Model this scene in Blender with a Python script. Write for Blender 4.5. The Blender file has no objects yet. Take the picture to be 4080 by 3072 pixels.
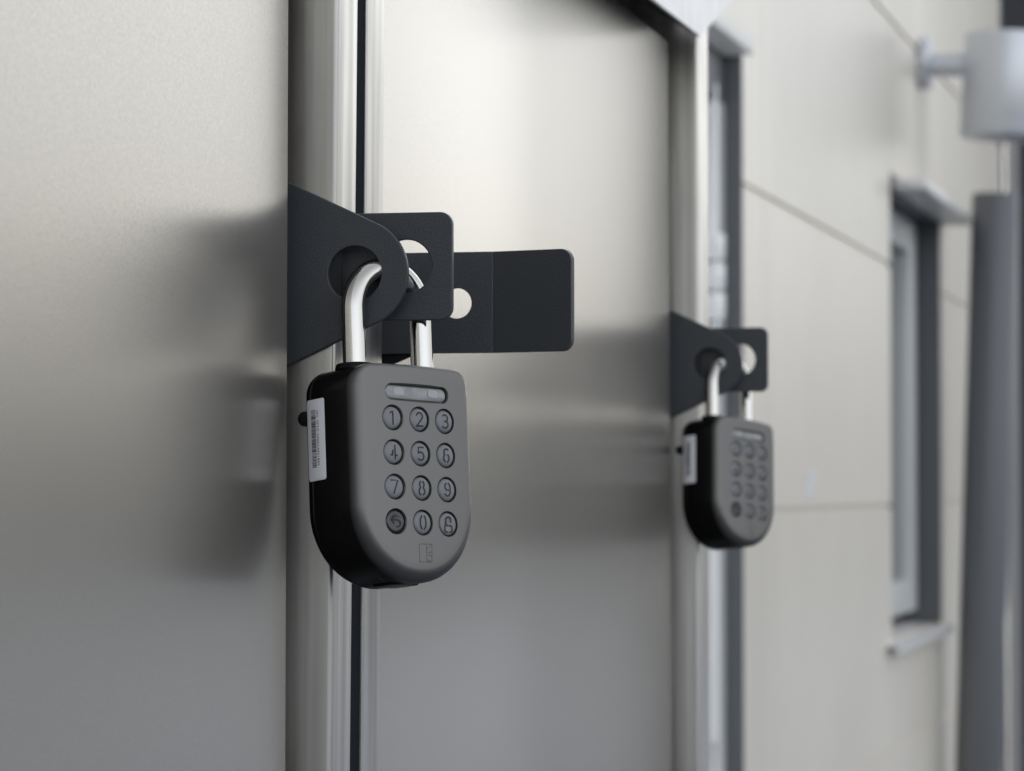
import bpy, bmesh, math, random
from mathutils import Vector, Matrix
rad = math.radians
SC = bpy.context.scene
COL = SC.collection

# ------------------------------------------------------------------ camera
CAM = Vector((0.3566477, -1.2719363, 1.4122772))
FWD = Vector((-0.2112281, 0.9769213, 0.0317399)).normalized()
cd = bpy.data.cameras.new('camera'); cam = bpy.data.objects.new('camera', cd); COL.objects.link(cam)
cam.location = CAM; cam.rotation_euler = FWD.to_track_quat('-Z', 'Y').to_euler()
cd.sensor_width = 36.0; cd.lens = 36.0 * 12911.0 / 4080.0
cd.clip_start = 0.05; cd.clip_end = 3000.0
cd.dof.use_dof = True; cd.dof.focus_distance = 1.292; cd.dof.aperture_fstop = 22.0; cd.dof.aperture_blades = 0
SC.camera = cam

# ------------------------------------------------------------------ sky and sun
SUN_AZ, SUN_EL = rad(-44.0), rad(27.0)       # azimuth measured from +Y towards +X
wd = bpy.data.worlds.new('World'); SC.world = wd; wd.use_nodes = True
nt = wd.node_tree; nt.nodes.clear()
sky = nt.nodes.new('ShaderNodeTexSky'); sky.sky_type = 'NISHITA'; sky.sun_disc = False
sky.sun_elevation = SUN_EL; sky.sun_rotation = SUN_AZ
sky.air_density = 1.0; sky.dust_density = 4.0; sky.ozone_density = 1.0; sky.altitude = 50
bg = nt.nodes.new('ShaderNodeBackground'); bg.inputs['Strength'].default_value = 0.10
wo = nt.nodes.new('ShaderNodeOutputWorld')
hs_ = nt.nodes.new('ShaderNodeHueSaturation'); hs_.inputs['Saturation'].default_value = 0.22   # thin even overcast
nt.links.new(sky.outputs[0], hs_.inputs['Color']); nt.links.new(hs_.outputs[0], bg.inputs[0]); nt.links.new(bg.outputs[0], wo.inputs[0])
sd = bpy.data.lights.new('sun', 'SUN'); sd.energy = 1.2; sd.angle = rad(20); sd.color = (1.0, 0.975, 0.94)
so = bpy.data.objects.new('sun', sd); COL.objects.link(so)
S = Vector((math.sin(SUN_AZ) * math.cos(SUN_EL), math.cos(SUN_AZ) * math.cos(SUN_EL), math.sin(SUN_EL)))
so.rotation_euler = S.to_track_quat('Z', 'Y').to_euler(); so.location = (2, 2, 6)
SC.view_settings.view_transform = 'Standard'; SC.view_settings.look = 'None'
SC.view_settings.gamma = 1.0; SC.view_settings.exposure = 2.12
SC.cycles.use_denoising = True
SC.cycles.max_bounces = 8

# ------------------------------------------------------------------ materials
def mat(name, color, rough=0.5, metal=0.0, spec=0.5, coat=0.0, coat_rough=0.1):
    m = bpy.data.materials.new(name); m.use_nodes = True
    b = m.node_tree.nodes['Principled BSDF']
    b.inputs['Base Color'].default_value = (*color, 1); b.inputs['Roughness'].default_value = rough
    b.inputs['Metallic'].default_value = metal; b.inputs['Specular IOR Level'].default_value = spec
    b.inputs['Coat Weight'].default_value = coat; b.inputs['Coat Roughness'].default_value = coat_rough
    return m
def nodes(m): return m.node_tree, m.node_tree.nodes['Principled BSDF']
def noise(t, scale, detail=3, stretch=None, rough=0.5, off=(0, 0, 0)):
    tc = t.nodes.new('ShaderNodeTexCoord'); n = t.nodes.new('ShaderNodeTexNoise')
    n.inputs['Scale'].default_value = scale; n.inputs['Detail'].default_value = detail; n.inputs['Roughness'].default_value = rough
    mp = t.nodes.new('ShaderNodeMapping'); mp.inputs['Scale'].default_value = stretch or (1, 1, 1)
    mp.inputs['Location'].default_value = off
    t.links.new(tc.outputs['Object'], mp.inputs[0]); t.links.new(mp.outputs[0], n.inputs['Vector'])
    return n
def bump(t, b, src, dist, strength=1.0, prev=None):
    bp = t.nodes.new('ShaderNodeBump'); bp.inputs['Distance'].default_value = dist; bp.inputs['Strength'].default_value = strength
    t.links.new(src, bp.inputs['Height'])
    if prev: t.links.new(prev, bp.inputs['Normal'])
    t.links.new(bp.outputs[0], b.inputs['Normal'])
    return bp.outputs[0]
def ramp(t, src, stops):
    r = t.nodes.new('ShaderNodeValToRGB'); cr = r.color_ramp
    while len(cr.elements) < len(stops): cr.elements.new(0.5)
    for e, (p, c) in zip(cr.elements, stops):
        e.position = p; e.color = (*c, 1) if len(c) == 3 else c
    t.links.new(src, r.inputs[0]); return r.outputs[0]
def g(v): return (v, v, v)

M = {}
# metallic powder coat on the doors: fine orange peel
m = M['coat'] = mat('metallic_powder_coat', (0.465, 0.455, 0.44), 0.24, 0.78)
t, b = nodes(m)
n1 = noise(t, 800, 2, (1, 1, 0.8)); n2 = noise(t, 9, 3); n3 = noise(t, 2600, 1)
p = bump(t, b, n1.outputs[0], 0.00004, 0.5)
t.links.new(ramp(t, n2.outputs[0], [(0.3, g(0.262)), (0.7, g(0.266))]), b.inputs['Roughness'])
t.links.new(ramp(t, noise(t, 1100, 2, (1, 1, 0.8), 0.6, (4, 2, 9)).outputs[0], [(0.30, (0.345, 0.324, 0.293)), (0.5, (0.405, 0.380, 0.344)), (0.72, (0.465, 0.436, 0.396))]), b.inputs['Base Color'])
# brushed steel with streaks and handling grime
def steel(name, c0, c1, rough):
    m = mat(name, c1, rough, 1.0); t, b = nodes(m)
    s1 = noise(t, 150, 4, (1, 1, 0.012), 0.5); s2 = noise(t, 55, 4, (1, 1, 0.05), 0.6, (3, 1, 7)); s3 = noise(t, 18, 4, (1, 1, 0.35))
    mx = t.nodes.new('ShaderNodeMath'); mx.operation = 'ADD'
    h = t.nodes.new('ShaderNodeMath'); h.operation = 'MULTIPLY'; h.inputs[1].default_value = 0.5
    t.links.new(s1.outputs[0], mx.inputs[0]); t.links.new(s2.outputs[0], mx.inputs[1]); t.links.new(mx.outputs[0], h.inputs[0])
    t.links.new(ramp(t, h.outputs[0], [(0.36, c0), (0.62, c1)]), b.inputs['Base Color'])
    t.links.new(ramp(t, s3.outputs[0], [(0.35, g(rough - 0.06)), (0.7, g(rough + 0.10))]), b.inputs['Roughness'])
    bump(t, b, s1.outputs[0], 0.00003, 0.25)
    return m
M['steel'] = steel('brushed_steel', (0.34, 0.322, 0.298), (0.63, 0.612, 0.585), 0.34)
M['rubber'] = mat('black_rubber_seal', (0.012, 0.014, 0.018), 0.9, 0.0, 0.05)
m = M['plate'] = mat('anthracite_powder_coat', (0.046, 0.050, 0.057), 0.46)
t, b = nodes(m); bump(t, b, noise(t, 1300, 3).outputs[0], 0.00028, 0.5)
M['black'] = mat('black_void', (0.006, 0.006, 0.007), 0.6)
m = M['body'] = mat('padlock_shell_shaded_flanks', (0.014, 0.014, 0.0145), 0.30, 0.0, 1.0)   # flank shade painted in: near-black dull sides ramp to a lighter satin face
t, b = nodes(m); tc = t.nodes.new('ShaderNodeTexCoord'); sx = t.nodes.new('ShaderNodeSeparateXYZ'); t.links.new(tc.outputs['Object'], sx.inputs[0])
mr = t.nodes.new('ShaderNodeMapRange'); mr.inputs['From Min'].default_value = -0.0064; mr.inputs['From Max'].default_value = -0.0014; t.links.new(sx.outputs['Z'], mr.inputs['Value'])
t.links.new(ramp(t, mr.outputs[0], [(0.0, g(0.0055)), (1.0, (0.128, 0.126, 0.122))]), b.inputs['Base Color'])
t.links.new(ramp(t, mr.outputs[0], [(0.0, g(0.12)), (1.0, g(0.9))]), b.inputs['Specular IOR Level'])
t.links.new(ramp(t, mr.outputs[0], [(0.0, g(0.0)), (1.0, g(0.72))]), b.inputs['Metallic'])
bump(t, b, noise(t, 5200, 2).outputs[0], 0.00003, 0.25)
M['key'] = mat('grey_rubber_key', (0.185, 0.183, 0.195), 0.34)
M['keydark'] = mat('worn_glossy_key', (0.030, 0.031, 0.034), 0.16)
M['mark'] = mat('engraved_mark', (0.012, 0.012, 0.015), 0.6)
M['chrome'] = mat('polished_shackle', (0.50, 0.485, 0.455), 0.09, 1.0)
t, b = nodes(M['chrome']); bump(t, b, noise(t, 700, 3, (1, 0.08, 1)).outputs[0], 0.00004, 0.35)
m = M['screen'] = mat('smoked_display_window', (0.20, 0.20, 0.205), 0.10, 0.0, 0.5)
t, b = nodes(m); t.links.new(ramp(t, noise(t, 160, 4, (1, 2, 1)).outputs[0], [(0.35, g(0.24)), (0.7, g(0.36))]), b.inputs['Base Color'])
M['led'] = mat('led_diffuser', (0.38, 0.375, 0.39), 0.3)
M['paper'] = mat('white_sticker', (0.92, 0.93, 0.97), 0.4)
M['ink'] = mat('black_ink', (0.02, 0.02, 0.022), 0.5)
m = M['clad'] = mat('light_grey_cladding', (0.60, 0.59, 0.565), 0.36, 0.0, 0.5)
t, b = nodes(m)
oi = t.nodes.new('ShaderNodeObjectInfo'); hv = t.nodes.new('ShaderNodeHueSaturation'); mrr = t.nodes.new('ShaderNodeMapRange')
mrr.inputs['To Min'].default_value = 0.93; mrr.inputs['To Max'].default_value = 1.03; t.links.new(oi.outputs['Random'], mrr.inputs['Value']); t.links.new(mrr.outputs[0], hv.inputs['Value'])
ns = noise(t, 1.1, 6, (1, 1, 0.9), 0.6)
t.links.new(ramp(t, ns.outputs[0], [(0.28, (0.75, 0.695, 0.605)), (0.5, (0.81, 0.75, 0.655)), (0.75, (0.85, 0.79, 0.69))]), hv.inputs['Color']); t.links.new(hv.outputs[0], b.inputs['Base Color'])
bump(t, b, noise(t, 3.0, 2).outputs[0], 0.002, 0.25)
M['trim'] = mat('pale_aluminium_trim', (0.70, 0.69, 0.67), 0.35)
M['frame'] = mat('light_grey_window_frame', (0.66, 0.67, 0.66), 0.4)
M['dark'] = mat('anthracite_reveal', (0.12, 0.125, 0.135), 0.5)
M['darkest'] = mat('dark_grey_render', (0.028, 0.029, 0.034), 0.7)
M['white'] = mat('white_door_paint', (0.90, 0.90, 0.89), 0.3)
m = M['glass'] = mat('window_glass', (0.16, 0.17, 0.17), 0.05, 0.0, 0.7)
M['lamp'] = mat('aluminium_grey_lamp', (0.62, 0.645, 0.68), 0.34, 0.45)
M['pipe'] = mat('anthracite_pipe', (0.14, 0.145, 0.155), 0.40)
M['zinc'] = mat('zinc_downpipe', (0.27, 0.27, 0.27), 0.45, 0.2)
m = M['hood'] = mat('aged_galvanised_sheet', (0.60, 0.59, 0.57), 0.40, 0.0)
t, b = nodes(m); t.links.new(ramp(t, noise(t, 40, 5).outputs[0], [(0.35, (0.80, 0.79, 0.77)), (0.65, (0.90, 0.89, 0.87))]), b.inputs['Base Color'])
m = M['ground'] = mat('paving', (0.17, 0.168, 0.165), 0.9)
t, b = nodes(m); t.links.new(ramp(t, noise(t, 1.3, 8).outputs[0], [(0.3, (0.074, 0.086, 0.110)), (0.7, (0.106, 0.123, 0.153))]), b.inputs['Base Color'])

# ------------------------------------------------------------------ helpers
def finish(o, smooth_angle=None):
    me = o.data
    if smooth_angle:
        me.shade_smooth(); me.set_sharp_from_angle(angle=rad(smooth_angle))
    return o
def obj(name, bm, m, parent=None, smooth=30, mw=None):
    bmesh.ops.recalc_face_normals(bm, faces=bm.faces[:])
    me = bpy.data.meshes.new(name); bm.to_mesh(me); bm.free()
    if m: me.materials.append(m)
    o = bpy.data.objects.new(name, me); COL.objects.link(o)
    if parent: o.parent = parent
    if mw: o.matrix_local = mw
    return finish(o, smooth)
def empty(name, loc=(0, 0, 0)):
    o = bpy.data.objects.new(name, None); o.empty_display_size = 0.02; COL.objects.link(o); o.location = loc; return o
def tag(o, label, cat, group=None):
    o['label'] = label; o['category'] = cat
    if group: o['group'] = group
    return o
def box(bm, a, c, bev=0.0, seg=2):
    vs = [bm.verts.new((x, y, z)) for x in (a[0], c[0]) for y in (a[1], c[1]) for z in (a[2], c[2])]
    fs = [bm.faces.new([vs[i] for i in q]) for q in ((0, 1, 3, 2), (4, 6, 7, 5), (0, 4, 5, 1), (2, 3, 7, 6), (0, 2, 6, 4), (1, 5, 7, 3))]
    if bev:
        es = list({e for f_ in fs for e in f_.edges})
        bmesh.ops.bevel(bm, geom=es, offset=bev, segments=seg, profile=0.5, affect='EDGES')
    return vs
def boxo(name, a, c, m, parent=None, bev=0.0, seg=2):
    bm = bmesh.new(); box(bm, a, c, bev, seg); return obj(name, bm, m, parent)
def cyl(bm, p0, p1, r0, r1=None, n=48, cap=True, bev=0.0):
    r1 = r0 if r1 is None else r1
    p0, p1 = Vector(p0), Vector(p1); d = (p1 - p0).normalized(); q = d.to_track_quat('Z', 'Y')
    prof = [(0, r0), ((p1 - p0).length, r1)]
    if bev:
        L = (p1 - p0).length
        prof = [(0, r0 - bev), (bev * .3, r0 - bev * .3), (bev, r0), (L - bev, r1), (L - bev * .3, r1 - bev * .3), (L, r1 - bev)]
    rings = []
    for h, r in prof:
        rings.append([bm.verts.new(p0 + q @ Vector((r * math.cos(2 * math.pi * i / n), r * math.sin(2 * math.pi * i / n), h))) for i in range(n)])
    for a, c in zip(rings, rings[1:]):
        for i in range(n): bm.faces.new((a[i], a[(i + 1) % n], c[(i + 1) % n], c[i]))
    if cap: bm.faces.new(rings[0][::-1]); bm.faces.new(rings[-1])
def tube(bm, pts, r, n=28, cap=True):
    rings = []; up = Vector((0, 0, 1)); prevx = None
    for i, p_ in enumerate(pts):
        a = pts[max(i - 1, 0)]; c = pts[min(i + 1, len(pts) - 1)]
        d = (Vector(c) - Vector(a)).normalized()
        x = (prevx - d * prevx.dot(d)).normalized() if prevx else d.orthogonal().normalized()
        prevx = x; y = d.cross(x)
        rings.append([bm.verts.new(Vector(p_) + r * (x * math.cos(2 * math.pi * k / n) + y * math.sin(2 * math.pi * k / n))) for k in range(n)])
    for a, c in zip(rings, rings[1:]):
        for k in range(n): bm.faces.new((a[k], a[(k + 1) % n], c[(k + 1) % n], c[k]))
    if cap: bm.faces.new(rings[0][::-1]); bm.faces.new(rings[-1])
def inset2(loop, d):
    """offset a closed 2D CCW loop inwards by d"""
    out = []; n = len(loop)
    for i in range(n):
        p0, p1, p2 = Vector(loop[i - 1]), Vector(loop[i]), Vector(loop[(i + 1) % n])
        a = (p1 - p0).normalized(); c = (p2 - p1).normalized()
        na = Vector((-a.y, a.x)); nc = Vector((-c.y, c.x)); nn_ = (na + nc)
        if nn_.length < 1e-6: nn_ = na
        nn_.normalize(); k = d / max(0.3, nn_.dot(na))
        out.append(p1 + nn_ * k)
    return out
def slab(bm, outer, holes, t, place, ch=0.0004):
    """plate of thickness t with chamfered rims; place(a, b, depth) -> Vector"""
    loops = [(outer, 1)] + [(h, -1) for h in holes]
    prof = [(ch, 0.0), (0.3 * ch, 0.3 * ch), (0.0, ch), (0.0, t - ch), (0.3 * ch, t - 0.3 * ch), (ch, t)]
    front, back = [], []
    for lp, sg in loops:
        rings = []
        for ins, dep in prof:
            q = inset2(lp, ins * sg)
            rings.append([bm.verts.new(place(v[0], v[1], dep)) for v in q])
        n = len(lp)
        for a, c in zip(rings, rings[1:]):
            for i in range(n): bm.faces.new((a[i], a[(i + 1) % n], c[(i + 1) % n], c[i]))
        front.append(rings[0]); back.append(rings[-1])
    for rs in (front, back):
        es = []
        for r in rs:
            for i in range(len(r)):
                es.append(bm.edges.get((r[i], r[(i + 1) % len(r)])))
        bmesh.ops.triangle_fill(bm, edges=es, use_beauty=True)
def arc(cx, cy, r, a0, a1, n):
    return [(cx + r * math.cos(rad(a0 + (a1 - a0) * i / n)), cy + r * math.sin(rad(a0 + (a1 - a0) * i / n))) for i in range(n + 1)]
def circle(cx, cy, r, n=72): return [(cx + r * math.cos(2 * math.pi * i / n), cy + r * math.sin(2 * math.pi * i / n)) for i in range(n)]
def rrect(x0, y0, x1, y1, r, n=6):
    rs = r if isinstance(r, (tuple, list)) else (r, r, r, r)   # BL BR TR TL
    return (arc(x0 + rs[0], y0 + rs[0], rs[0], 180, 270, n) + arc(x1 - rs[1], y0 + rs[1], rs[1], 270, 360, n) +
            arc(x1 - rs[2], y1 - rs[2], rs[2], 0, 90, n) + arc(x0 + rs[3], y1 - rs[3], rs[3], 90, 180, n))
TREE_H = 3.5
def copy_tree(o, parent=None):
    c = o.copy(); COL.objects.link(c)
    if parent: c.parent = parent
    for ch in list(o.children): copy_tree(ch, c)
    return c

# ------------------------------------------------------------------ ground
bm = bmesh.new(); bmesh.ops.create_grid(bm, x_segments=2, y_segments=2, size=600)
gr = obj('ground', bm, M['ground'], None, None); gr['kind'] = 'structure'

# far belt of trees round the yard (seen only as the dark foot of the reflections)
m = M['leaf'] = mat('dull_foliage', (0.05, 0.062, 0.035), 0.8)
t, b = nodes(m); t.links.new(ramp(t, noise(t, 0.9, 6).outputs[0], [(0.3, (0.06, 0.066, 0.05)), (0.7, (0.12, 0.128, 0.10))]), b.inputs['Base Color'])
rnd = random.Random(11); bm = bmesh.new()
def leaf_lump(c, r):
    mtx = Matrix.Translation(c) @ Matrix.Diagonal((r * rnd.uniform(.8, 1.3), r * rnd.uniform(.8, 1.3), r, 1))
    q = bmesh.ops.create_icosphere(bm, subdivisions=2, radius=1.0, matrix=mtx)
    for v in q['verts']: v.co += Vector((rnd.uniform(-.22, .22), rnd.uniform(-.22, .22), rnd.uniform(-.22, .22))) * r
for i in range(230):
    a = rad(-8 + 214 * i / 229.0); rr_ = 46 + rnd.uniform(-3, 5); hgt = TREE_H * (0.75 + 0.25 * math.sin(i * .37) + rnd.uniform(-.18, .25))
    hgt *= 1.0 + 1.3 * min(1.0, max(0.0, (math.degrees(a) - 105) / 35.0))  # belt raised behind the camera to darken reflections in posts and shackle
    x, y = math.sin(a) * rr_, math.cos(a) * rr_
    if x < 1.5: continue
    for q in range(3): leaf_lump(Vector((x + rnd.uniform(-1, 1), y + rnd.uniform(-1, 1), hgt * (0.2 + 0.3 * q))), hgt * 0.24)
tb = obj('tree_belt', bm, M['leaf'], None, None); tb['kind'] = 'stuff'; tag(tb, 'far belt of trees round the yard, out of frame, raised behind to darken reflections', 'trees')

# ------------------------------------------------------------------ metal cabinet with two doors
cab = tag(empty('metal_cabinet', (0, 0, 0)), 'tall grey metal storage cabinet with two glossy doors and steel door posts', 'cabinet')
def prism(name, loop, z0, z1, m, parent, shear=0.0, zref=1.49, bev=0.0, shear_y=0.0):
    """horizontal section (x, y) loop drawn out in z, leaning in x by shear"""
    bm = bmesh.new()
    lo = [bm.verts.new((x + shear * (z0 - zref), y + shear_y * (z0 - zref), z0)) for x, y in loop]
    hi = [bm.verts.new((x + shear * (z1 - zref), y + shear_y * (z1 - zref), z1)) for x, y in loop]
    n = len(loop)
    for i in range(n): bm.faces.new((lo[i], lo[(i + 1) % n], hi[(i + 1) % n], hi[i]))
    bm.faces.new(lo[::-1]); bm.faces.new(hi)
    return obj(name, bm, m, parent, 40)
ZB, ZT = 0.08, 1.86
# near door leaf: face at x = 0, far edge at y = -0.043
d1 = prism('door', [(-0.034, -0.86), (-0.0062, -0.86), (-0.0062, -0.0214)] + arc(-0.0074, -0.0212, 0.0012, 0, 90, 4) + [(-0.034, -0.0200)], ZB, ZT, M['coat'], cab, 0.0019)
d1['label'] = 'near door leaf of the cabinet, left of the steel post'
# far door leaf
d2 = prism('door', [(-0.034, 0.0806), (-0.0062, 0.0806), (-0.0042, 0.9042)] + [(-0.0051, 0.9062), (-0.034, 0.9064)], ZB, 1.7165, M['coat'], cab, -0.003, shear_y=-0.010)
d2['label'] = 'far door leaf of the cabinet, between the two steel posts'
# carcass behind the doors, closes the cabinet
bm = bmesh.new(); box(bm, (-0.62, -0.90, 0.05), (-0.040, 0.978, 1.90), 0.004); obj('carcass', bm, M['dark'], cab)
bm = bmesh.new(); box(bm, (-0.60, -0.88, 0.0), (-0.08, 0.94, 0.0495)); obj('plinth', bm, M['darkest'], cab)
def post_loop(x1, y0, y1, r=0.0021):
    return [(-0.0395, y0), (x1 - r, y0)] + [(x1 - r + r * math.cos(a), y0 + r + r * math.sin(a)) for a in (rad(-72), rad(-54), rad(-36), rad(-18), 0)] + \
           [(x1, y1 - 0.0006), (x1 - 0.0006, y1), (-0.0395, y1)]
p1 = prism('post', post_loop(0.0073, 0.003, 0.0335), 0.05, 1.90, M['steel'], cab, 0.0088)
p1['label'] = 'near brushed steel door post'
prism('seal', [(-0.0395, 0.0336), (0.0062, 0.0336), (0.0062, 0.0508), (-0.0395, 0.0508)], 0.05, 1.90, M['rubber'], cab, 0.0072)
prism('edge_strip', post_loop(0.0073, 0.0510, 0.0795, 0.0008), 0.05, 1.90, M['steel'], cab, 0.0060)
p2 = prism('post', post_loop(0.0118, 0.929, 0.9590), 0.05, 1.90, M['steel'], cab, 0.0)
prism('edge_strip', post_loop(0.0114, 0.9595, 0.976, 0.0008), 0.05, 1.90, M['steel'], cab, 0.0)
p2['label'] = 'far brushed steel door post at the end of the cabinet'
# bolt plugs in the post sides
for yy, xx, zz in ((0.0, -0.0052, 1.4406), (0.926, -0.001, 1.4386)):
    bm = bmesh.new(); cyl(bm, (xx, yy + 0.0034, zz), (xx, yy + 0.0016, zz), 0.0031, n=24, bev=0.0005); obj('bolt_plug', bm, M['black'], cab)
# rain hood over the far door
HE = (1.150, 1.8010)      # upper far corner of the hood
def zc(z, y): return z + (y - 0.883) * 0.0162
def hood_part(name, prof, m, parent):
    bm = bmesh.new(); ends = []
    for y in (0.10, 0.893): ends.append([bm.verts.new((x, y, zc(z, y))) for x, z in prof])
    for i in range(len(prof)):
        j = (i + 1) % len(prof); bm.faces.new((ends[0][i], ends[0][j], ends[1][j], ends[1][i]))
    for e in ends: bm.faces.new(e)
    return obj(name, bm, m, parent, 30)
bm = bmesh.new()
fo = [(0.10, zc(1.7184, 0.10)), (0.893, 1.7184), (HE[0], HE[1]), (0.10, HE[1] - 0.010)]
vo = [bm.verts.new((0.0194, y, z)) for y, z in fo]; vi = [bm.verts.new((0.0174, y, z)) for y, z in fo]
bm.faces.new(vo); bm.faces.new(vi)
for i in range(4): bm.faces.new((vo[i], vo[(i + 1) % 4], vi[(i + 1) % 4], vi[i]))
rh = obj('rain_hood', bm, M['hood'], cab, 30)
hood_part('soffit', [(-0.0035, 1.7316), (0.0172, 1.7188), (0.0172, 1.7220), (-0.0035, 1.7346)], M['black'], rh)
bm = bmesh.new(); box(bm, (-0.035, 0.10, 1.7325), (-0.003, 0.900, 1.86)); obj('hood_backing', bm, M['coat'], cab)

# ---- hasp: fixed tapered plate, square locking tab
def place_y(y0, dx=0.0, dz=0.0): return lambda a, c, d: Vector((a + dx, y0 + d, c + dz))
def hasp_plate(y0, dx, dz):
    hx, hz, R = 0.0161, 1.4997, 0.0223
    bm = bmesh.new()
    # tangents from the base corners
    up = math.degrees(math.atan2(1.5375 - hz, -0.0121 - hx)); d = math.hypot(1.5375 - hz, -0.0121 - hx); off = math.degrees(math.acos(R / d))
    a_up = up - off; lo = math.degrees(math.atan2(1.4623 - hz, -0.0121 - hx)); a_lo = lo + off
    tu = (hx + R * math.cos(rad(a_up)), hz + R * math.sin(rad(a_up))); tl = (hx + R * math.cos(rad(a_lo)), hz + R * math.sin(rad(a_lo)))
    def ext(p_, q_, x): s = (x - q_[0]) / (p_[0] - q_[0]); return (x, q_[1] + s * (p_[1] - q_[1]))
    bu = ext((-0.0121, 1.5375), tu, -0.0380); bl = ext((-0.0121, 1.4623), tl, -0.0380)
    outer = [bu, bl] + arc(hx, hz, R, a_lo, a_up, 40)
    slab(bm, outer, [circle(hx, hz, 0.0111)], 0.0030, place_y(y0, dx, dz), 0.0005)
    return obj('hasp_plate', bm, M['plate'], cab, 14)
def locking_tab(y0, dx, dz):
    bm = bmesh.new()
    slab(bm, rrect(0.0050, 1.4808, 0.0545, 1.5250, (0.0005, 0.0052, 0.0052, 0.0005)), [circle(0.0349, 1.5030, 0.0109)], 0.0030, place_y(y0, dx, dz), 0.0005)
    return obj('locking_tab', bm, M['plate'], cab, 14)
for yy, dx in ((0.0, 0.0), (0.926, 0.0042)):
    boxo('hole_shade', (-0.012 + dx, yy + 0.0022, 1.487), (0.0100 + dx, yy + 0.00299, 1.513), M['black'], cab)  # black plate added to stand for the shade inside the hasp hole
o = hasp_plate(0.0, 0, 0); o['label'] = 'near tapered hasp plate holding the large padlock'
o = locking_tab(0.0105, 0, 0); o['label'] = 'near square locking tab with round hole'
o = hasp_plate(0.926, 0.0042, -0.0022); o['label'] = 'far tapered hasp plate holding the blurred padlock'
o = locking_tab(0.9365, 0.0042, -0.0022); o['label'] = 'far square locking tab with round hole'
# flat pull handle on the far door, bent towards the door
BX, BA = 0.0530, rad(-17)
def place_h(a, c, d):
    y0 = 0.092
    if a <= BX: return Vector((a, y0 + d, c))
    s = a - BX; return Vector((BX + s * math.cos(BA) - d * math.sin(BA) * 1.0, y0 + s * math.sin(BA) + d * math.cos(BA), c))
k = 1.0085
def hz_(z): return 1.4123 + (z - 1.4123) * k
bm = bmesh.new()
slab(bm, [(0.0002, hz_(1.4703)), (BX, hz_(1.4703)), (BX, hz_(1.5137)), (0.0002, hz_(1.5137))], [circle(0.0372, hz_(1.4917), 0.0066, 40)], 0.0030, place_h, 0.00015)
bm2 = bmesh.new()
slab(bm2, [(BX + 1e-5, hz_(1.4703))] + arc(0.0865, hz_(1.4703) + 0.0052, 0.0052, 270, 360, 8) + arc(0.0865, hz_(1.5137) - 0.0052, 0.0052, 0, 90, 8) + [(BX + 1e-5, hz_(1.5137))], [], 0.0030, place_h, 0.0003)
h = obj('pull_handle', bm, M['plate'], cab, 14); h['label'] = 'flat dark pull handle with bent end on the far door'
obj('bent_end', bm2, M['plate'], h, 14)
bm = bmesh.new()
slab(bm, [(0.0002, 1.4632), (0.0185, hz_(1.4703)), (0.0185, hz_(1.4760)), (0.0002, hz_(1.4760))], [], 0.0020, lambda a, c, d: Vector((a, 0.0960 + d, c)), 0.0002)
obj('gusset', bm, M['black'], h)

# ------------------------------------------------------------------ padlock (local: x = across face, y = up, z = out of face)
KC, DX, DY = 1.9779, 0.0135686, 0.0138878
CU, HW, VT, VB, RC = -0.0012, 0.0310, 0.0425, -0.0140, 0.0105      # centre, half width, top, centre of the round bottom, corner
DEP, BACK = 0.0340, 0.0292
def outline(n_c=14, n_b=72):
    L = []
    for i in range(n_b + 1):
        a = rad(180 + 180 * i / n_b); L.append((CU + HW * math.cos(a), VB + (HW - 0.0002) * math.sin(a)))
    for i in range(1, 9): L.append((CU + HW, VB + (VT - RC - VB) * i / 9))
    L += arc(CU + HW - RC, VT - RC, RC, 0, 90, n_c)
    for i in range(1, 12): L.append((CU + (HW - RC) * (1 - 2 * i / 12), VT + 0.0004 * (1 - (1 - 2 * i / 12) ** 2)))
    L += arc(CU - HW + RC, VT - RC, RC, 90, 180, n_c)
    for i in range(1, 9): L.append((CU - HW, VT - RC - (VT - RC - VB) * i / 9))
    return L
def sag(x): return -KC * x * x
def face_rad(ny):
    """front fillet: soft on the flanks and round bottom, tight along the top"""
    f = min(1.0, max(0.0, (0.97 - ny) / 0.75)); f = f * f * (3 - 2 * f)
    return 0.0016 + 0.0038 * f
OUT = outline()
def loft(bm, rings, cap0=True, cap1=True):
    vr = [[bm.verts.new(p_) for p_ in r] for r in rings]; n = len(vr[0])
    for a, c in zip(vr, vr[1:]):
        for i in range(n): bm.faces.new((a[i], a[(i + 1) % n], c[(i + 1) % n], c[i]))
    if cap0: bm.faces.new(vr[0][::-1])
    if cap1: bm.faces.new(vr[-1])
def norms(loop):
    i1 = inset2(loop, 1.0e-4); return [(Vector(a) - Vector(b_)).normalized() for a, b_ in zip(i1, loop)]
NRM = norms(OUT)
def body_mesh():
    bm = bmesh.new(); rings = []
    rings.append([Vector((x + nv.x * 0.0003, y + nv.y * 0.0003, -BACK)) for (x, y), nv in zip(OUT, NRM)])
    rings.append([Vector((x, y, -BACK + 0.0003)) for x, y in OUT])
    for d in (-0.020, -0.012): rings.append([Vector((x, y, d)) for x, y in OUT])
    inner = None
    for j in range(11):
        a = rad(90 * j / 10); r_ = []
        for (x, y), nv in zip(OUT, NRM):
            R_ = face_rad(-nv.y); ins = R_ * (1 - math.cos(a)); px, py = x + nv.x * ins, y + nv.y * ins
            r_.append(Vector((px, py, -R_ * (1 - math.sin(a)) + sag(px))))
        rings.append(r_); inner = r_
    for s in (0.92, 0.82, 0.70, 0.56, 0.42, 0.28, 0.14, 0.05):
        r_ = []
        for v in inner:
            x = CU + (v.x - CU) * s; y = -0.0015 + (v.y + 0.0015) * s; r_.append(Vector((x, y, sag(x))))
        rings.append(r_)
    loft(bm, rings); return bm
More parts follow.
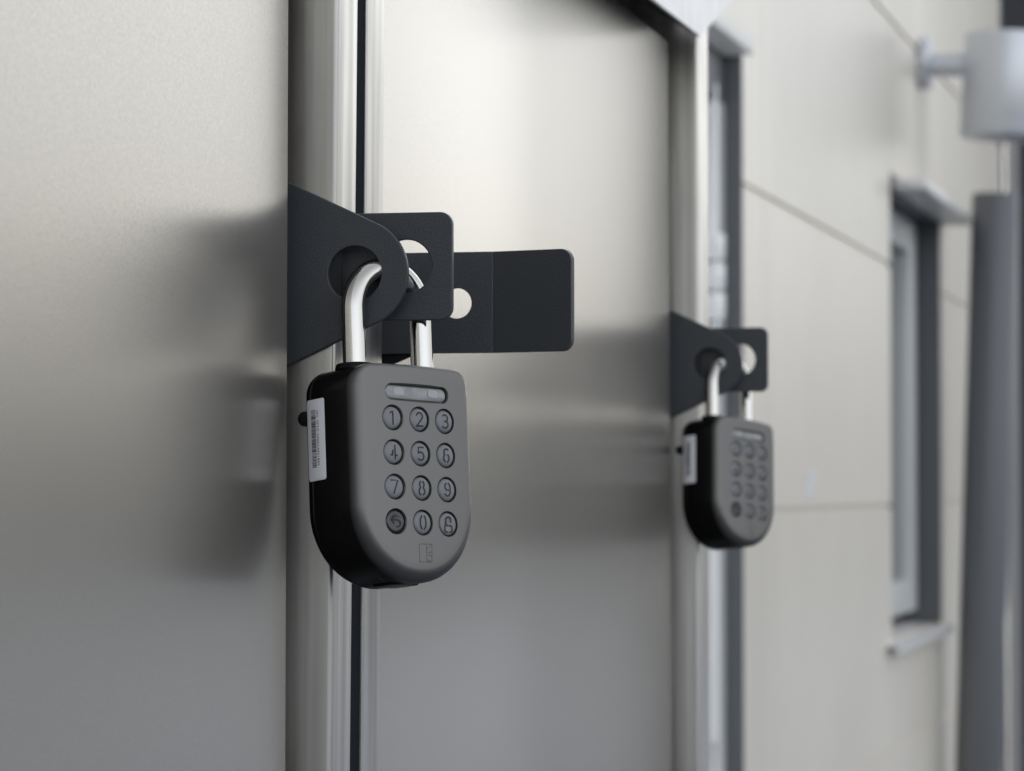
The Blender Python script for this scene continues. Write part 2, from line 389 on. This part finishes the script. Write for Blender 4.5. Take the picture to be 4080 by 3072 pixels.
def stadium(u0, u1, v0, v1, n=14):
    r = (v1 - v0) / 2; return arc(u1 - r, v0 + r, r, -90, 90, n) + arc(u0 + r, v0 + r, r, 90, 270, n)
KEYS = [('1', -1, 1.5), ('2', 0, 1.5), ('3', 1, 1.5), ('4', -1, .5), ('5', 0, .5), ('6', 1, .5), ('7', -1, -.5), ('8', 0, -.5), ('9', 1, -.5), ('back', -1, -1.5), ('0', 0, -1.5), ('open', 1, -1.5)]
WELL = 0.00500
DISP = (-0.0166, 0.0157, 0.0283, 0.0345)
def cutter():
    bm = bmesh.new()
    for k_, cx_, cy_ in KEYS:
        x, y = cx_ * DX, cy_ * DY; z = sag(x)
        loft(bm, [[Vector((x + (WELL + e) * math.cos(2 * math.pi * i / 48), y + (WELL + e) * math.sin(2 * math.pi * i / 48), z + d)) for i in range(48)] for e, d in ((0, -0.0026), (0, -0.00045), (0.00012, -0.0002), (0.00095, 0.00085))])
    u0, u1, v0, v1 = DISP
    lp = stadium(u0, u1, v0, v1)
    rr = []
    for e, d in ((0, -0.0020), (0, -0.0005), (-0.0001, -0.0003), (-0.0009, 0.0007)):
        rr.append([Vector((p_.x, p_.y, sag(p_.x) + d)) for p_ in inset2(lp, e)])
    loft(bm, rr); return bm
# polyline strokes of the stencilled digits, box about 0.62 x 1
def pa(cx_, cy_, rx, ry, a0, a1, n=10): return [(cx_ + rx * math.cos(rad(a0 + (a1 - a0) * i / n)), cy_ + ry * math.sin(rad(a0 + (a1 - a0) * i / n))) for i in range(n + 1)]
GL = {
 '1': [[(-.17, .36), (-.13, .43), (.03, .5), (.03, -.5)]],
 '2': [pa(0, .22, .28, .28, 165, -25, 12) + [(-.24, -.48)], [(-.30, -.5), (.31, -.5)]],
 '3': [pa(0, .245, .26, .255, 140, -70, 12) + [(-.06, .0)], pa(-.01, -.24, .30, .26, 68, -145, 12)],
 '4': [[(.12, .5), (.12, -.5)], [(-.06, .14), (-.10, -.06), (-.14, -.20), (-.30, -.22), (-.10, -.22)], [(.12, -.22), (.30, -.24)]],
 '5': [[(.26, .47), (-.20, .47), (-.22, .06)], pa(-.01, -.19, .29, .30, 135, -140, 14)],
 '6': [pa(.02, .22, .24, .28, 45, 150, 8), [(-.20, .30), (-.22, .15), (-.16, .08)], pa(0, -.20, .26, .30, 120, 245, 10), pa(0, -.20, .27, .31, 58, -68, 10)],
 '7': [[(-.30, .48), (.28, .48), (-.10, -.5)]],
 '8': [[(-.10, .50), (-.20, .36), (-.20, .18), (-.12, .06)] + pa(0, -.24, .27, .27, 125, 248, 8), [(.10, .50), (.20, .36), (.20, .18), (.12, .06)] + pa(0, -.24, .27, .27, 55, -68, 8)],
 '9': [[(-.10, .48), (-.24, .34), (-.24, .16), (-.08, -.04)], [(.10, .49), (.26, .32), (.28, .0), (.24, -.30), (.10, -.46), (-.08, -.48), (-.26, -.32)], [(.06, -.02), (.10, -.05)]],
 '0': [[(-.12, .50), (-.24, .26), (-.26, 0), (-.24, -.26), (-.10, -.50)], [(.12, .50), (.24, .26), (.26, 0), (.24, -.26), (.10, -.50)]],
 'back': [[(-.34, .14), (.18, .10)] + pa(.18, -.14, .26, .24, 90, -75, 10) + [(.12, -.38)], [(-.16, .38), (-.24, .24), (-.38, .14), (-.22, .0), (-.12, -.14)]],
 'open': [[(-.04, -.04), (-.04, -.12), (-.30, -.12), (-.34, -.22), (-.34, -.52), (-.26, -.60), (-.10, -.60)], [(.10, -.60), (.28, -.60), (.36, -.50), (.36, -.18), (.28, -.12), (.08, -.12)],
          [(-.30, .04), (-.20, .0)], [(-.20, .0), (-.20, .24)] + pa(.02, .26, .24, .26, 175, 10, 10) + [(.26, .14)]],
}
def ribbon(bm, path, w, f3):
    n = len(path); L, R_ = [], []
    for i in range(n):
        a = Vector(path[max(0, i - 1)]); c = Vector(path[min(n - 1, i + 1)]); d = (c - a).normalized(); nn_ = Vector((-d.y, d.x)) * (w / 2)
        p_ = Vector(path[i])
        if i == 0: p_ = p_ - d * w * .3
        if i == n - 1: p_ = p_ + d * w * .3
        L.append(bm.verts.new(f3(p_ + nn_))); R_.append(bm.verts.new(f3(p_ - nn_)))
    for i in range(n - 1): bm.faces.new((L[i], L[i + 1], R_[i + 1], R_[i]))
CODE = "SN: SP2X-240624001889"
def make_padlock():
    root = empty('padlock')
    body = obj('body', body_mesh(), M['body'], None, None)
    cut = obj('cutter', cutter(), None, None, None)
    md = body.modifiers.new('b', 'BOOLEAN'); md.operation = 'DIFFERENCE'; md.object = cut; md.solver = 'EXACT'
    dg = bpy.context.evaluated_depsgraph_get(); dg.update()
    me = bpy.data.meshes.new_from_object(body.evaluated_get(dg)); body.modifiers.clear(); body.data = me
    bpy.data.objects.remove(cut, do_unlink=True)
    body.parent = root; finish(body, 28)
    # back cover
    bm = bmesh.new(); rings = []
    for z_, ins in ((-BACK - 0.00025, 0.0004), (-BACK - 0.0006, 0.0), (-DEP + 0.003, 0.0), (-DEP + 0.0010, 0.0007), (-DEP, 0.0030)):
        rings.append([Vector((x + nv.x * ins, y + nv.y * ins, z_)) for (x, y), nv in zip(OUT, NRM)])
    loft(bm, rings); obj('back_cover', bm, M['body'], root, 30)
    # keys
    for nm, cx_, cy_ in KEYS:
        x, y = cx_ * DX, cy_ * DY; z = sag(x); tl = -2 * KC * x
        bm = bmesh.new(); R_ = 0.00462
        prof = [(R_, -0.0024), (R_, -0.0013), (R_ * .985, -0.0009), (R_ * .94, -0.00055), (R_ * .86, -0.00028), (R_ * .74, -0.00012), (R_ * .5, -0.00003), (R_ * .2, 0.0)]
        if nm in ('back', 'open'): prof[-3:] = [(R_ * .74, -0.00025), (R_ * .5, -0.00040), (R_ * .2, -0.00048)]
        loft(bm, [[Vector((x + r * math.cos(2 * math.pi * i / 40), y + r * math.sin(2 * math.pi * i / 40), z + d + tl * r * math.cos(2 * math.pi * i / 40))) for i in range(40)] for r, d in prof])
        kb = obj('key', bm, M['keydark'] if nm == 'back' else M['key'], root, 60)
        if nm == 'back': kb['label'] = 'dark shiny back-arrow key'
        if nm == 'open': kb['label'] = 'key with open padlock symbol'
        bm = bmesh.new(); H = 0.0054
        def f3(p_):
            lx, ly = p_.x * H * 1.02, p_.y * H; rr = math.hypot(lx, ly)
            if nm in ('back', 'open'): d = -0.00048 + 0.00030 * min(1, rr / (R_ * .74)) ** 2
            else: d = -0.00012 * (rr / (R_ * .74)) ** 3
            return Vector((x + lx, y + ly, z + d + tl * lx + 0.00013))
        for path in GL[nm]: ribbon(bm, path, 0.125, f3)
        obj('engraved_mark', bm, M['mark'], kb, None)
    # display window
    u0, u1, v0, v1 = DISP
    bm = bmesh.new(); lp = stadium(u0 + .0005, u1 - .0005, v0 + .0005, v1 - .0005); rr = []
    for e, d in ((0, -0.0019), (0, -0.0011), (0.0003, -0.0008), (0.0006, -0.00072)):
        rr.append([Vector((p_.x, p_.y, sag(p_.x) * .6 - .0003 + d)) for p_ in inset2(lp, e)])
    loft(bm, rr); dw = obj('display_window', bm, M['screen'], root, 40)
    for cx_ in (-0.0094, 0.0083):
        bm = bmesh.new(); vs = [bm.verts.new((p_[0], p_[1], sag(p_[0]) * .6 - 0.00096)) for p_ in rrect(cx_ - .0026, .0303, cx_ + .0026, .0334, .0011)]
        bm.faces.new(vs); obj('led_spot', bm, M['led'], dw, None)
    # embossed emblem
    bm = bmesh.new(); ex0, ex1, ey0, ey1 = -0.0022, 0.0043, -0.0366, -0.0293
    def fe(p_): return Vector((p_.x, p_.y, sag(p_.x) + 0.00010))
    w = 0.00042; mx = ex0 + (ex1 - ex0) * .56
    fr = rrect(ex0, ey0, ex1, ey1, (.0001, .0011, .0001, .0011), 4)
    def solid(paths, closed=False):
        for pth in paths:
            ring = []
            n = len(pth)
            for i in range(n):
                a = Vector(pth[i - 1] if (closed or i) else pth[0]); c = Vector(pth[(i + 1) % n] if (closed or i < n - 1) else pth[-1])
                d = (c - a).normalized(); nn_ = Vector((-d.y, d.x)); p_ = Vector(pth[i])
                ring.append([bm.verts.new(Vector((*(p_ + nn_ * k_ * w), sag(p_.x) + hh))) for k_, hh in ((-.62, -0.00004), (-.3, .00016), (.3, .00016), (.62, -0.00004))])
            for i in range(n if closed else n - 1):
                a, c = ring[i], ring[(i + 1) % n]
                for q in range(3): bm.faces.new((a[q], a[q + 1], c[q + 1], c[q]))
    solid([fr], True)
    solid([[(mx, ey0), (mx, ey1)], [(mx, (ey0 + ey1) / 2 + .0003), (ex1, (ey0 + ey1) / 2 + .0003)], arc(ex1, (ey0 + ey1) / 2 + .0003, .0027, 180, 90, 8)])
    solid([circle((mx + ex1) / 2, ey0 + .0017, .00125, 24)[::1]], True)
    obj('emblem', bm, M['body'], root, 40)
    # shackle
    r, cu, hs, w_ = 0.0176, -0.00125, 0.0672, -0.0170
    pts = [Vector((cu - r, y, w_)) for y in (0.038, 0.050, 0.060)] + [Vector((cu + r * math.cos(rad(a)), hs + r * math.sin(rad(a)), w_)) for a in range(180, -1, -6)] + [Vector((cu + r, y, w_)) for y in (0.060, 0.050, 0.036)]
    bm = bmesh.new(); tube(bm, pts, 0.0047); obj('shackle', bm, M['chrome'], root, 50)
    for sx in (-1, 1):
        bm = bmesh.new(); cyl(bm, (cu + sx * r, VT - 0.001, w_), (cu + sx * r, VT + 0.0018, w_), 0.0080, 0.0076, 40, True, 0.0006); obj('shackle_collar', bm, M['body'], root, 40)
    # serial sticker on the left flank
    xs = CU - HW - 0.00006
    bm = bmesh.new(); slab(bm, rrect(-0.0316 + 0.0, -0.0025, -0.0204, 0.0304, 0.0011), [], 0.00010, lambda a, c, d: Vector((xs + 0.00004 - (0.0001 - d), c, a)), 0.00002)
    st = obj('serial_sticker', bm, M['paper'], root, 30); st['label'] = 'white serial number sticker with barcode'
    bm = bmesh.new(); rnd = random.Random(5); y = 0.0261
    while y > 0.0029:
        wd_ = rnd.choice((0.00016, 0.00016, 0.0003, 0.00045)); 
        v = [bm.verts.new((xs - 0.00009, yy, zz)) for yy, zz in ((y, -0.0291), (y, -0.0262), (y - wd_, -0.0262), (y - wd_, -0.0291))]; bm.faces.new(v)
        y -= wd_ + rnd.choice((0.00014, 0.00016, 0.0003))
    obj('barcode', bm, M['ink'], st, None)
    cu_ = bpy.data.curves.new('serial_text', 'FONT'); cu_.body = CODE; cu_.size = 0.0019; cu_.space_character = 1.12
    to = bpy.data.objects.new('serial_text', cu_); COL.objects.link(to); dg = bpy.context.evaluated_depsgraph_get(); dg.update()
    me = bpy.data.meshes.new_from_object(to.evaluated_get(dg)); bpy.data.objects.remove(to, do_unlink=True)
    xsz = max(v.co.x for v in me.vertices)
    for v in me.vertices: a, c = v.co.x * 0.0222 / xsz, v.co.y; v.co = Vector((xs - 0.00009, 0.0257 - a, -0.0257 + 0.00 + c * 1.0))
    me.materials.clear(); me.materials.append(M['ink']); to = bpy.data.objects.new('serial_text', me); COL.objects.link(to); to.parent = st
    # bottom cover and small screw
    bm = bmesh.new(); lp = rrect(CU - .0070, -0.0265, CU + .0070, -0.0085, .004)
    zb = VB - HW
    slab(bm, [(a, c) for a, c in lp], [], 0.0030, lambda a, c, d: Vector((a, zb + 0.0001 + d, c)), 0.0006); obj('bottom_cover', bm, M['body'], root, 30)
    bm = bmesh.new(); an = rad(248); pc = Vector((CU + HW * math.cos(an), VB + HW * math.sin(an), -0.012)); nr = Vector((math.cos(an), math.sin(an), 0))
    cyl(bm, pc - nr * .001, pc + nr * .0004, .0011, n=16, bev=.0003); obj('screw', bm, M['mark'], root, 40)
    return root
def pose(T, u, v, n):
    mw = Matrix.Identity(4)
    for i in range(3): mw[i][0], mw[i][1], mw[i][2], mw[i][3] = u[i], v[i], n[i], T[i]
    return mw
pl = make_padlock()
pl2 = copy_tree(pl)
pl.matrix_world = pose((0.0467183, -0.0105135, 1.4193155), (0.6015992, 0.7974861, -0.0457637), (-0.0618344, 0.1036117, 0.9926939), (0.7964012, -0.5943741, 0.1116449))
pl2.matrix_world = pose(tuple(CAM + (Vector((0.0506287, 0.9036342, 1.4171572)) - CAM) * 1.0085), (0.5554824, 0.8242491, -0.1097848), (-0.0218381, 0.1464429, 0.988978), (0.8312415, -0.5469624, 0.0993465))
tag(pl, 'sharp large black keypad padlock hanging on the near hasp, in focus', 'padlock', 'keypad padlocks on the cabinet doors')
tag(pl2, 'smaller blurred black keypad padlock hanging on the far hasp', 'padlock', 'keypad padlocks on the cabinet doors')

# ------------------------------------------------------------------ building behind (local: y along the facade, x outwards)
ANG = rad(1.39956)
bld = tag(empty('building', (-0.7430, -1.2451, 0)), 'pale grey clad building with a door and a narrow window behind the cabinet', 'building')
bld.rotation_euler = (0, 0, -ANG)
PATCH = [(7.397, 1.393), (7.528, 1.390), (7.600, 1.455), (7.466, 1.458)]
JZ = [0.02, 0.687, 1.3625, 2.036, 2.730, 3.40, 4.07]
GAP = 0.0075
DOOR = (5.30, 6.56, 0.0, 2.30); WIN = (9.05, 10.36, 0.985, 2.30)
cols = [(-3.0, 0.0), (0.003, 2.6), (2.603, 4.9), (4.903, 6.825), (6.828, 6.950), (6.953, 9.66), (9.663, 9.905), (9.908, 11.02), (11.023, 12.55)]
def sub(rects, hole):
    out = []
    for y0, y1, z0, z1 in rects:
        hy0, hy1, hz0, hz1 = hole
        if hy1 <= y0 or hy0 >= y1 or hz1 <= z0 or hz0 >= z1: out.append((y0, y1, z0, z1)); continue
        if hy0 > y0: out.append((y0, hy0, z0, z1))
        if hy1 < y1: out.append((hy1, y1, z0, z1))
        a, c = max(y0, hy0), min(y1, hy1)
        if hz0 > z0: out.append((a, c, z0, hz0))
        if hz1 < z1: out.append((a, c, hz1, z1))
    return out
rnd = random.Random(3)
for y0, y1 in cols:
    for z0, z1 in zip(JZ, JZ[1:]):
        rs = sub(sub([(y0, y1, z0 + GAP, z1 - GAP)], DOOR), WIN)
        if not rs: continue
        bm = bmesh.new()
        bm.free()
        for (a, c, e, f_) in rs: boxo('cladding_panel', (-0.0080, a, e), (rnd.uniform(-.0005, .0005), c, f_), M['clad'], bld)
# backing wall with the two openings
bm = bmesh.new()
for (a, c, e, f_) in sub(sub([(-3.0, 12.55, 0.0, 4.1)], DOOR), WIN): box(bm, (-0.30, a, e), (-0.0085, c, f_))
obj('backing_wall', bm, M['clad'], bld, 30)
# entrance door
bm = bmesh.new(); box(bm, (-0.034, 6.548, 0.0), (0.0008, 6.5592, 2.2992)); o = obj('door_reveal', bm, M['dark'], bld)
bm = bmesh.new(); box(bm, (-0.110, 6.50, 0.0), (-0.036, 6.559, 2.20)); obj('door_frame', bm, M['frame'], bld)
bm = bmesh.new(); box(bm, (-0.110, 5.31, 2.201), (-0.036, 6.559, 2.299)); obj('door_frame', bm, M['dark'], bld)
bm = bmesh.new(); box(bm, (-0.105, 5.42, 0.02), (-0.060, 6.47, 2.17), 0.004); dl = obj('entrance_door', bm, M['white'], bld)
hg = None
boxo('door_edge', (-0.053, 6.442, 0.9), (-0.034, 6.472, 2.235), M['white'], dl, 0.006, 3)
for i in range(3):
    bm = bmesh.new(); z = 1.752 + i * 0.060; cyl(bm, (-0.033, 6.420, z), (-0.033, 6.420, z + 0.052), 0.020, n=28, bev=0.003); obj('hinge_knuckle', bm, M['white'], dl)
def hood(y0, y1, z, out, th):
    bm = bmesh.new(); box(bm, (0.001, y0, z), (out, y1, z + th), 0.002); return obj('opening_hood', bm, M['trim'], bld)
hood(5.2, 6.34, 2.272, 0.060, 0.030); hood(9.14, 10.47, 2.258, 0.092, 0.027)
# window
win = boxo('window', (-0.135, 9.052, 0.986), (-0.120, 10.358, 2.299), M['dark'], bld)
bm = bmesh.new()
for a, c, e, f_ in ((9.08, 9.15, 1.03, 2.25), (10.10, 10.29, 1.03, 2.25), (9.15, 10.10, 1.03, 1.13), (9.15, 10.10, 2.15, 2.25)): box(bm, (-0.119, a, e), (-0.068, c, f_), 0.003)
obj('window_frame', bm, M['frame'], win)
boxo('pane', (-0.110, 9.151, 1.131), (-0.100, 10.099, 2.149), M['glass'], win)
boxo('far_jamb', (-0.119, 10.331, 0.987), (0.0008, 10.3592, 2.298), M['dark'], win)
boxo('head_lining', (-0.119, 9.053, 2.262), (0.0008, 10.33, 2.2985), M['dark'], win)
bm = bmesh.new()
pr = [(-0.118, 0.992), (0.033, 0.978), (0.033, 0.955), (0.0295, 0.955), (0.0295, 0.974), (-0.118, 0.988)]
e0 = [bm.verts.new((x, 8.93, z)) for x, z in pr]; e1 = [bm.verts.new((x, 10.42, z)) for x, z in pr]
for i in range(6): bm.faces.new((e0[i], e0[(i + 1) % 6], e1[(i + 1) % 6], e1[i]))
bm.faces.new(e0); bm.faces.new(e1); obj('window_sill', bm, M['trim'], win)
bm = bmesh.new()
q0 = [bm.verts.new((0.0008, y, z)) for y, z in PATCH]; q1 = [bm.verts.new((0.0016, y, z)) for y, z in PATCH]
for i in range(4): bm.faces.new((q0[i], q0[(i + 1) % 4], q1[(i + 1) % 4], q1[i]))
bm.faces.new(q0); bm.faces.new(q1); obj('pale_patch', bm, M['white'], bld)  # thin slanted white patch on the cladding
boxo('corner_trim', (-0.30, 12.552, 0.0), (0.004, 12.60, 4.1), M['dark'], bld)
# dark projecting wing at the far end
boxo('wing_wall', (-0.29, 13.55, 0.0), (0.75, 13.9, 4.1), M['darkest'], bld)
boxo('roof_edge', (-0.32, -3.0, 4.101), (0.10, 13.9, 4.25), M['dark'], bld)
# ------------------------------------------------------------------ downpipe
WV = Vector((math.sin(ANG), math.cos(ANG), 0)); NV = Vector((math.cos(ANG), -math.sin(ANG), 0)); P0 = Vector((-0.7430, -1.2451, 0))
def fp(x, y, z): return P0 + NV * x + WV * y + Vector((0, 0, z))
dp = tag(empty('rain_downpipe', fp(0.15, 10.9, 0)), 'dark round standpipe with a slim grey downpipe at the right picture edge', 'downpipe')
def rel(o): return Matrix.Translation(-o.location)
bm = bmesh.new(); base = fp(0.103, 10.30, 0.0); top = fp(0.179, 10.33, 2.345)
cyl(bm, base, top, 0.074, n=48, bev=0.004); obj('standpipe', bm, M['pipe'], dp, 40, rel(dp))
bm = bmesh.new(); cyl(bm, fp(0.03, 12.70, 0.0), fp(0.03, 12.70, 2.95), 0.027, n=32); obj('upper_pipe', bm, M['zinc'], dp, 40, rel(dp))
# ------------------------------------------------------------------ wall lamp
L0 = fp(0.0, 9.80, 2.69)
lp_ = tag(empty('wall_lamp', L0), 'grey drum wall lamp on a short round arm, upper right', 'wall lamp')
bm = bmesh.new(); cyl(bm, fp(0.001, 9.80, 2.700), fp(0.034, 9.80, 2.700), 0.080, n=40, bev=0.003); obj('wall_plate', bm, M['lamp'], lp_, 40, rel(lp_))
bm = bmesh.new(); cyl(bm, fp(0.022, 9.80, 2.692), fp(0.20, 9.80, 2.690), 0.035, n=32); obj('arm', bm, M['lamp'], lp_, 40, rel(lp_))
ax = (Vector((0, 0, 1)) + NV * 0.055).normalized(); cc = fp(0.270, 9.80, 2.620)
bm = bmesh.new(); cyl(bm, cc - ax * 0.155, cc + ax * 0.155, 0.142, n=64, bev=0.003)
sh = obj('drum_shade', bm, M['lamp'], lp_, 40, rel(lp_))
for zz in (-0.135, -0.125):
    bm = bmesh.new(); cyl(bm, cc + ax * zz, cc + ax * (zz + 0.004), 0.1435, n=64, bev=0.001); obj('shade_band', bm, M['lamp'], sh, 40, Matrix.Identity(4))
for ch in sh.children: ch.matrix_local = Matrix.Identity(4)
